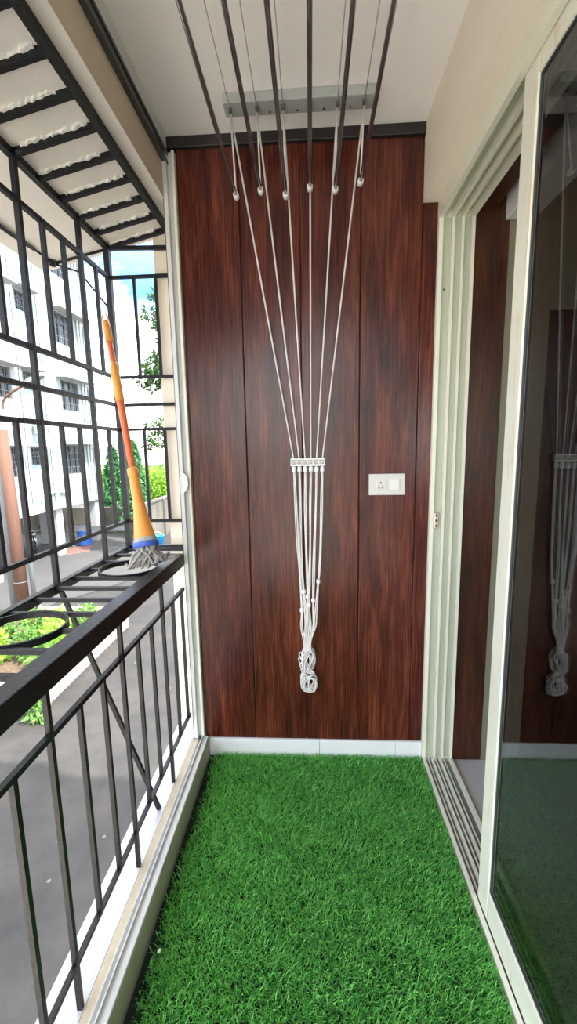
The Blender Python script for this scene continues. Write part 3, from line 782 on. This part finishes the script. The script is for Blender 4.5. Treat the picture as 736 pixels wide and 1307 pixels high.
def cone_tree(x, y, z0, z1, r, label, n=4200):
    t = thing('ashoka_tree', (x, y, GZ), label, 'tree')
    obj('trunk', tube(B(), [(x, y, GZ), (x, y, z1-.3)], [.09, .02], 8), M['bark'], t)
    leaves('foliage', t, None, None, n, .26, M['ashoka'], droop=.75, cone=((x, y, z0), z1-z0, r))
cone_tree(-11.45, 24.0, -2.2, 1.75, .78, 'narrow dark green drooping tree beyond the rear wall, beside the white block')
cone_tree(-9.2, 21.5, -1.9, 2.1, .74, 'narrow dark green drooping tree behind the mop handle')
t = thing('shrub', (-9.6, 26.5, GZ), 'bright lime green bush above the grey boundary wall', 'bush')
leaves('foliage', t, [(-9.9, 26.8, -.9), (-9.3, 26.6, -1.3), (-10.3, 27.2, -.5), (-9.2, 27.3, -.2)], [(.9, .9, 1.1), (.8, .8, .9), (.8, .8, .9), (.6, .6, .8)], 5200, .22, M['lime'], .3)
obj('stem', tube(B(), [(-9.5, 26.5, GZ), (-9.4, 26.5, -.5)], .06, 8), M['bark'], t)
t = thing('shrub', (-12.4, 29.5, GZ), 'pale green bush between the two narrow trees', 'bush')
leaves('foliage', t, [(-12.4, 29.5, -.7), (-13.3, 29.5, -.4), (-14.9, 29.5, -.9)], [(1.0, .8, 1.0), (.9, .8, 1.2), (1.5, .8, 1.1)], 5200, .24, M['mid'], .3)
obj('stem', tube(B(), [(-12.4, 29.5, GZ), (-12.4, 29.5, -.3)], .06, 8), M['bark'], t)
# feathery tree, its trunk hidden by the pale fin
t = thing('feathery_tree', (-4.4, 18.5, GZ), 'feathery light green tree with bare gaps beside the pale wall', 'tree')
bm = tube(B(), [(-4.4, 18.5, GZ), (-4.5, 18.3, 0), (-4.9, 17.8, 3.5), (-4.7, 17.6, 7.5)], [.2, .17, .12, .05], 10)
cl = [((-6.2, 17, 6.75), .30), ((-5.75, 17, 7.4), .35), ((-5.7, 17.1, 6.4), .4), ((-6.15, 17, 4.75), .42), ((-6.65, 17, 4.2), .30), ((-5.9, 17, 4.45), .5), ((-5.7, 17, 5.15), .45), ((-6.25, 17.1, 4.05), .28), ((-6.3, 17, 2.4), .32), ((-6.1, 17, 1.95), .42), ((-6.6, 17, 1.75), .22), ((-5.8, 17.1, 2.6), .35), ((-5.2, 17.3, 5.8), .7), ((-5.0, 17.3, 3.4), .6), ((-4.8, 17.4, 7.8), .7)]
for c_, r_ in cl: tube(bm, smooth_path([(-4.8, 17.75, c_[2]-.8), ((c_[0]-4.8)/2, 17.4, c_[2]-.15), c_], 4), .022, 6)
obj('trunk', bm, M['bark'], t, True)
leaves('foliage', t, [c_ for c_, _ in cl], [(r_*1.1, r_*1.1, r_*.68) for _, r_ in cl], 7500, .17, M['feather'], .25)
# far hazy tree line
for i, (x, y, rx, h) in enumerate(((-14, 46, 5, 3.2), (-22, 50, 6, 3.0), (-8.5, 52, 4, 3.4))):
    t = thing('distant_tree', (x, y, GZ), ['low distant tree crown left of the mop handle', 'low distant tree crown behind the white block', 'low distant tree crown seen over the boundary wall'][i], 'tree')
    leaves('foliage', t, [(x, y, GZ+h*.55), (x+rx*.4, y, GZ+h*.5), (x-rx*.4, y, GZ+h*.5)], [(rx*.5, 2, h*.45)]*3, 2600, .45, M['mid'], .2)
    obj('trunk', tube(B(), [(x, y, GZ), (x, y, GZ+h*.6)], .15, 8), M['bark'], t)

# ------------------------------------------------------------------ things on the ground outside
def drum(x, y):
    t = thing('plastic_drum', (x, y, GZ+.022), 'blue plastic drum standing on the apron below the white block', 'drum')
    R_, H_ = .32, .88
    obj('body', lathe(B(), (x, y, GZ+.022), (0, 0, 1), [(.2, 0), (R_*.95, .01), (R_, .06), (R_, .3), (R_*1.04, .32), (R_*1.04, .36), (R_, .38), (R_, .62), (R_*1.04, .64), (R_*1.04, .68), (R_, .7), (R_*.97, H_), (R_*.9, H_+.01), (R_*.88, H_-.02), (.05, H_-.02)], 28), M['drum'], t, True)
    bm = B(); pts = [(x+R_*1.01*math.cos(a), y+R_*1.01*math.sin(a), GZ+.022+H_) for a in np.linspace(0, 2*math.pi, 28, endpoint=False)]
    obj('rim', tube(bm, pts, .02, 8, loop=True), M['drum'], t, True)
drum(-11.05, 19.55)
t = thing('plastic_bucket', (-7.36, 19.5, GZ), 'bright sky blue plastic bucket by the grey boundary wall', 'bucket')
obj('body', lathe(B(), (-7.36, 19.5, GZ+.022), (0, 0, 1), [(.12, 0), (.20, .01), (.27, .42), (.285, .43), (.285, .45), (.26, .45), (.2, .05), (.02, .04)], 28), M['bucket'], t, True)
obj('handle', tube(B(), smooth_path([(-7.63, 19.5, GZ+.45), (-7.54, 19.4, GZ+.6), (-7.36, 19.36, GZ+.66), (-7.18, 19.4, GZ+.6), (-7.09, 19.5, GZ+.45)], 5), .012, 8), M['pipe'], t, True)
t = thing('barrier_rail', (-10.0, 19.0, GZ), 'grey horizontal barrier rail on two posts in front of the blue drum', 'barrier')
obj('rail', box(B(), -11.5, -8.4, 18.94, 19.04, -2.19, -1.95, .01), M['greypole'], t)
for x in (-11.4, -8.6): obj('post', box(B(), x, x+.1, 19.045, 19.13, GZ+.02, -1.97, .005), M['greypole'], t)

def motorcycle(o, ang):
    t = thing('motorcycle', o, 'black motorcycle parked under the white block', 'motorcycle')
    Rz = Matrix.Translation(o) @ Matrix.Rotation(ang, 4, 'Z')
    def part(name, bm, m, par=t, sm=True):
        bmesh.ops.transform(bm, matrix=Rz, verts=bm.verts); return obj(name, bm, m, par, sm)
    for x, nm in ((-.65, 'wheel'), (.65, 'wheel')):
        bm = tube(B(), [(x+.27*math.cos(a), 0, .31+.27*math.sin(a)) for a in np.linspace(0, 2*math.pi, 28, endpoint=False)], .045, 8, loop=True)
        w = part(nm, bm, M['tyre'])
        bm = lathe(B(), (x, -.06, .31), (0, 1, 0), [(.02, 0), (.06, .01), (.06, .11), (.02, .12)], 14)
        for k in range(5):
            a = k*2*math.pi/5; bar(bm, (x, 0, .31), (x+.25*math.cos(a), 0, .31+.25*math.sin(a)), .03, .02)
        part('rim', bm, M['chrome'], w)
    bm = tube(B(), smooth_path([(.42, 0, .92), (.1, 0, .82), (-.35, 0, .72), (-.65, 0, .75)], 5), .03, 8); tube(bm, smooth_path([(.42, 0, .88), (.30, 0, .45), (0, 0, .28), (-.35, 0, .33), (-.4, 0, .7)], 5), .025, 8)
    for s_ in (-.06, .06): tube(bm, [(-.3, s_, .33), (-.65, s_, .31)], .02, 6)
    part('chassis', bm, M['bike'])
    bm = B(); r = bmesh.ops.create_uvsphere(bm, u_segments=18, v_segments=10, radius=1)
    for v in r['verts']: v.co = V(.16+v.co.x*.27, v.co.y*.14, .90+v.co.z*.13)
    part('fuel_tank', bm, M['bike'])
    part('seat', box(B(), -.70, -.08, -.12, .12, .80, .88, .035, 3), M['tyre'])
    part('engine', box(B(), -.18, .2, -.13, .13, .28, .62, .04, 3), M['chrome'])
    bm = B()
    for s_ in (-.075, .075): tube(bm, [(.40, s_, .98), (.65, s_, .31)], .022, 8)
    part('fork', bm, M['chrome'])
    part('handlebar', tube(B(), smooth_path([(.25, -.36, 1.02), (.38, -.2, 1.06), (.41, 0, 1.02), (.38, .2, 1.06), (.25, .36, 1.02)], 4), .014, 8), M['chrome'])
    part('headlamp', lathe(B(), (.44, 0, .93), (1, 0, 0), [(.02, 0), (.08, .02), (.095, .1), (.08, .12), (.01, .125)], 16), M['chrome'])
    part('exhaust', tube(B(), smooth_path([(.15, -.15, .35), (-.1, -.16, .25), (-.75, -.18, .36)], 4), [.025]*4+[.045]*5, 10), M['chrome'])
    part('mudguard', tube(B(), [(.65+.33*math.cos(a), 0, .31+.33*math.sin(a)) for a in np.linspace(.5, 2.6, 10)], .035, 6), M['bike'])
    bm = B()
    for s_ in (-1, 1): tube(bm, [(.33, .22*s_, 1.05), (.30, .26*s_, 1.18)], .006, 6); lathe(bm, (.30, .26*s_, 1.2), (-1, 0, 0), [(.01, 0), (.05, .005), (.05, .02), (.01, .025)], 12)
    part('mirrors', bm, M['bike'])
motorcycle(V(-12.55, 18.0, GZ+.022), -.9)

# utility pole in the planter
up_ = thing('utility_pole', (-7.17, 9.64, GZ), 'reddish brown wooden pole rising from the planter below the grill', 'pole')
obj('pole', tube(B(), [(-7.17, 9.64, GZ+.42), (-7.17, 9.64, 0), (-7.20, 9.64, 2.05)], [.155, .14, .125], 16), M['trunk'], up_, True)
obj('binding', tube(B(), [(-7.17+.150*math.cos(a), 9.64+.150*math.sin(a), -1.62) for a in np.linspace(0, 2*math.pi, 20, endpoint=False)], .008, 6, loop=True), M['greypole'], up_)
tag(obj('steel_pole', tube(B(), [(-6.90, 9.70, GZ+.42), (-6.92, 9.70, 1.2)], .055, 12), M['greypole'], smooth=True), 'thin grey steel pole just right of the brown wooden pole', 'pole')
sl = thing('street_lamp', (-7.41, 9.88, GZ+.42), 'street lamp with a grey pole and long curved arm left of the brown wooden pole', 'street lamp')
obj('pole', tube(B(), [(-7.41, 9.88, GZ+.42), (-7.43, 9.88, -.1), (-7.28, 9.88, 1.5), (-7.13, 9.88, 2.55)], [.085, .075, .05, .035], 12), M['greypole'], sl, True)
obj('arm', tube(B(), smooth_path([(-7.13, 9.88, 2.5), (-7.07, 9.88, 2.75), (-6.85, 9.86, 2.92), (-6.5, 9.86, 3.08)], 5), .028, 10), M['trunk'], sl, True)
bm = B(); ring_sweep(bm, [[V(-6.52, 9.80, 3.06), V(-6.52, 9.92, 3.06), V(-6.52, 9.92, 3.13), V(-6.52, 9.80, 3.13)], [V(-6.36, 9.74, 3.11), V(-6.36, 9.98, 3.11), V(-6.38, 9.96, 3.22), V(-6.38, 9.76, 3.22)], [V(-6.02, 9.78, 3.27), V(-6.02, 9.94, 3.27), V(-6.03, 9.92, 3.33), V(-6.03, 9.80, 3.33)]])
obj('lamp_head', bm, M['greypole'], sl)
sl.location.x -= .165
# planter with bushes
t = thing('planter', (-5.9, 8.0, GZ), 'low cement planter bed at the foot of the brown wooden pole', 'planter')
bm = B()
for a, b, c, d in ((-7.9, -4.75, 6.55, 6.75), (-7.9, -4.75, 9.95, 10.15), (-7.9, -7.7, 6.75, 9.95), (-4.95, -4.75, 6.75, 9.95)): box(bm, a, b, c, d, GZ, GZ+.55, .02)
obj('kerb', bm, M['planter'], t)
obj('soil', box(B(), -7.7, -4.95, 6.75, 9.95, GZ, GZ+.42), M['soil'], t)
pls = [((-5.6, 8.6), .32, 'lime'), ((-6.25, 8.7), .30, 'mid'), ((-6.9, 8.5), .3, 'mid'), ((-5.3, 7.9), .3, 'lime'), ((-5.75, 7.7), .26, 'mid'), ((-5.15, 8.9), .3, 'mid'), ((-5.1, 7.2), .25, 'mid'), ((-6.4, 7.6), .28, 'lime')]
pnm = ['leafy green plant in the planter nearest the brown pole', 'small bushy plant in the planter left of the brown pole', 'leafy plant at the far left of the planter', 'lime green plant under the flower pot ring', 'low green plant in the middle of the planter', 'leafy plant at the right rear of the planter', 'small plant at the front corner of the planter', 'pale plant at the left front of the planter']
for (xy, r_, mt), lb in zip(pls, pnm):
    t = thing('planter_shrub', (xy[0], xy[1], GZ+.42), lb, 'plant', 'plants in the planter')
    obj('stem', tube(B(), [(xy[0], xy[1], GZ+.42), (xy[0]+.05, xy[1], GZ+.75)], .015, 6), M['bark'], t)
    leaves('foliage', t, [(xy[0], xy[1], GZ+.75), (xy[0]+.15, xy[1]-.1, GZ+.6)], [(r_*.85, r_*.85, r_), (r_*.7, r_*.7, r_*.6)], 420, .14, M[mt], .2)
t = thing('hanging_weed', (-4.70, 6.48, GZ), 'green weed growing against the front corner of the planter', 'plant')
obj('stem', tube(B(), [(-4.70, 6.40, GZ), (-4.68, 6.38, GZ+.35)], .01, 6), M['bark'], t)
leaves('foliage', t, [(-4.68, 6.3, GZ+.18), (-4.72, 6.35, GZ+.4)], [(.17, .12, .17), (.15, .12, .17)], 260, .12, M['mid'], .2)

# ------------------------------------------------------------------ light
def world():
    w = bpy.data.worlds.new('world'); S.world = w; w.use_nodes = True; nt = w.node_tree; L = nt.links
    bg = nt.nodes['Background']
    tc = N(nt, 'ShaderNodeTexCoord'); sx = N(nt, 'ShaderNodeSeparateXYZ'); L.new(tc.outputs['Generated'], sx.inputs[0])
    rp = ramp(nt, [(0, (.42, .40, .37, 1)), (.02, (1.0, .985, .96, 1)), (.19, (.85, .95, 1.0, 1)), (.31, (.065, .22, .60, 1)), (.42, (.16, .32, .62, 1)), (.62, (.85, .87, .90, 1)), (1, (.95, .95, .95, 1))]); L.new(sx.outputs['Z'], rp.inputs[0])
    mp = N(nt, 'ShaderNodeMapping'); mp.inputs['Scale'].default_value = (1, 1, 2.2); L.new(tc.outputs['Generated'], mp.inputs[0])
    no = N(nt, 'ShaderNodeTexNoise', Scale=2.0, Detail=6.0, Roughness=.6); mp.inputs['Location'].default_value = (1.7, .4, .9); L.new(mp.outputs[0], no.inputs['Vector'])
    cr = ramp(nt, [(.47, (0, 0, 0, 1)), (.64, (1, 1, 1, 1))]); L.new(no.outputs['Fac'], cr.inputs[0])
    mx = N(nt, 'ShaderNodeMix', _data_type='RGBA'); L.new(cr.outputs[0], mx.inputs['Factor']); L.new(rp.outputs[0], mx.inputs['A']); mx.inputs['B'].default_value = (1.0, .975, .94, 1)
    L.new(mx.outputs['Result'], bg.inputs['Color']); bg.inputs['Strength'].default_value = SKY
SKY = 1.15; SUN = 2.2; EXPO = 2.58
world()
sd = bpy.data.lights.new('sun', 'SUN'); sd.energy = SUN; sd.angle = math.radians(.6); sd.color = (1, .94, .85)
so = bpy.data.objects.new('sun', sd); so.rotation_euler = V(.47, -.22, .86).to_track_quat('Z', 'Y').to_euler(); so.location = (6, -4, 14); link(so)

S.view_settings.view_transform = 'Standard'; S.view_settings.look = 'None'; S.view_settings.gamma = 1
S.view_settings.use_curve_mapping = False; S.view_settings.exposure = EXPO
try:
    S.cycles.use_denoising = True; S.cycles.denoiser = 'OPENIMAGEDENOISE'
    S.cycles.max_bounces = 10; S.cycles.diffuse_bounces = 6; S.cycles.transparent_max_bounces = 16
    S.cycles.sample_clamp_indirect = 6
except Exception: pass
for o in bpy.data.objects:
    if '_o' in o: del o['_o']
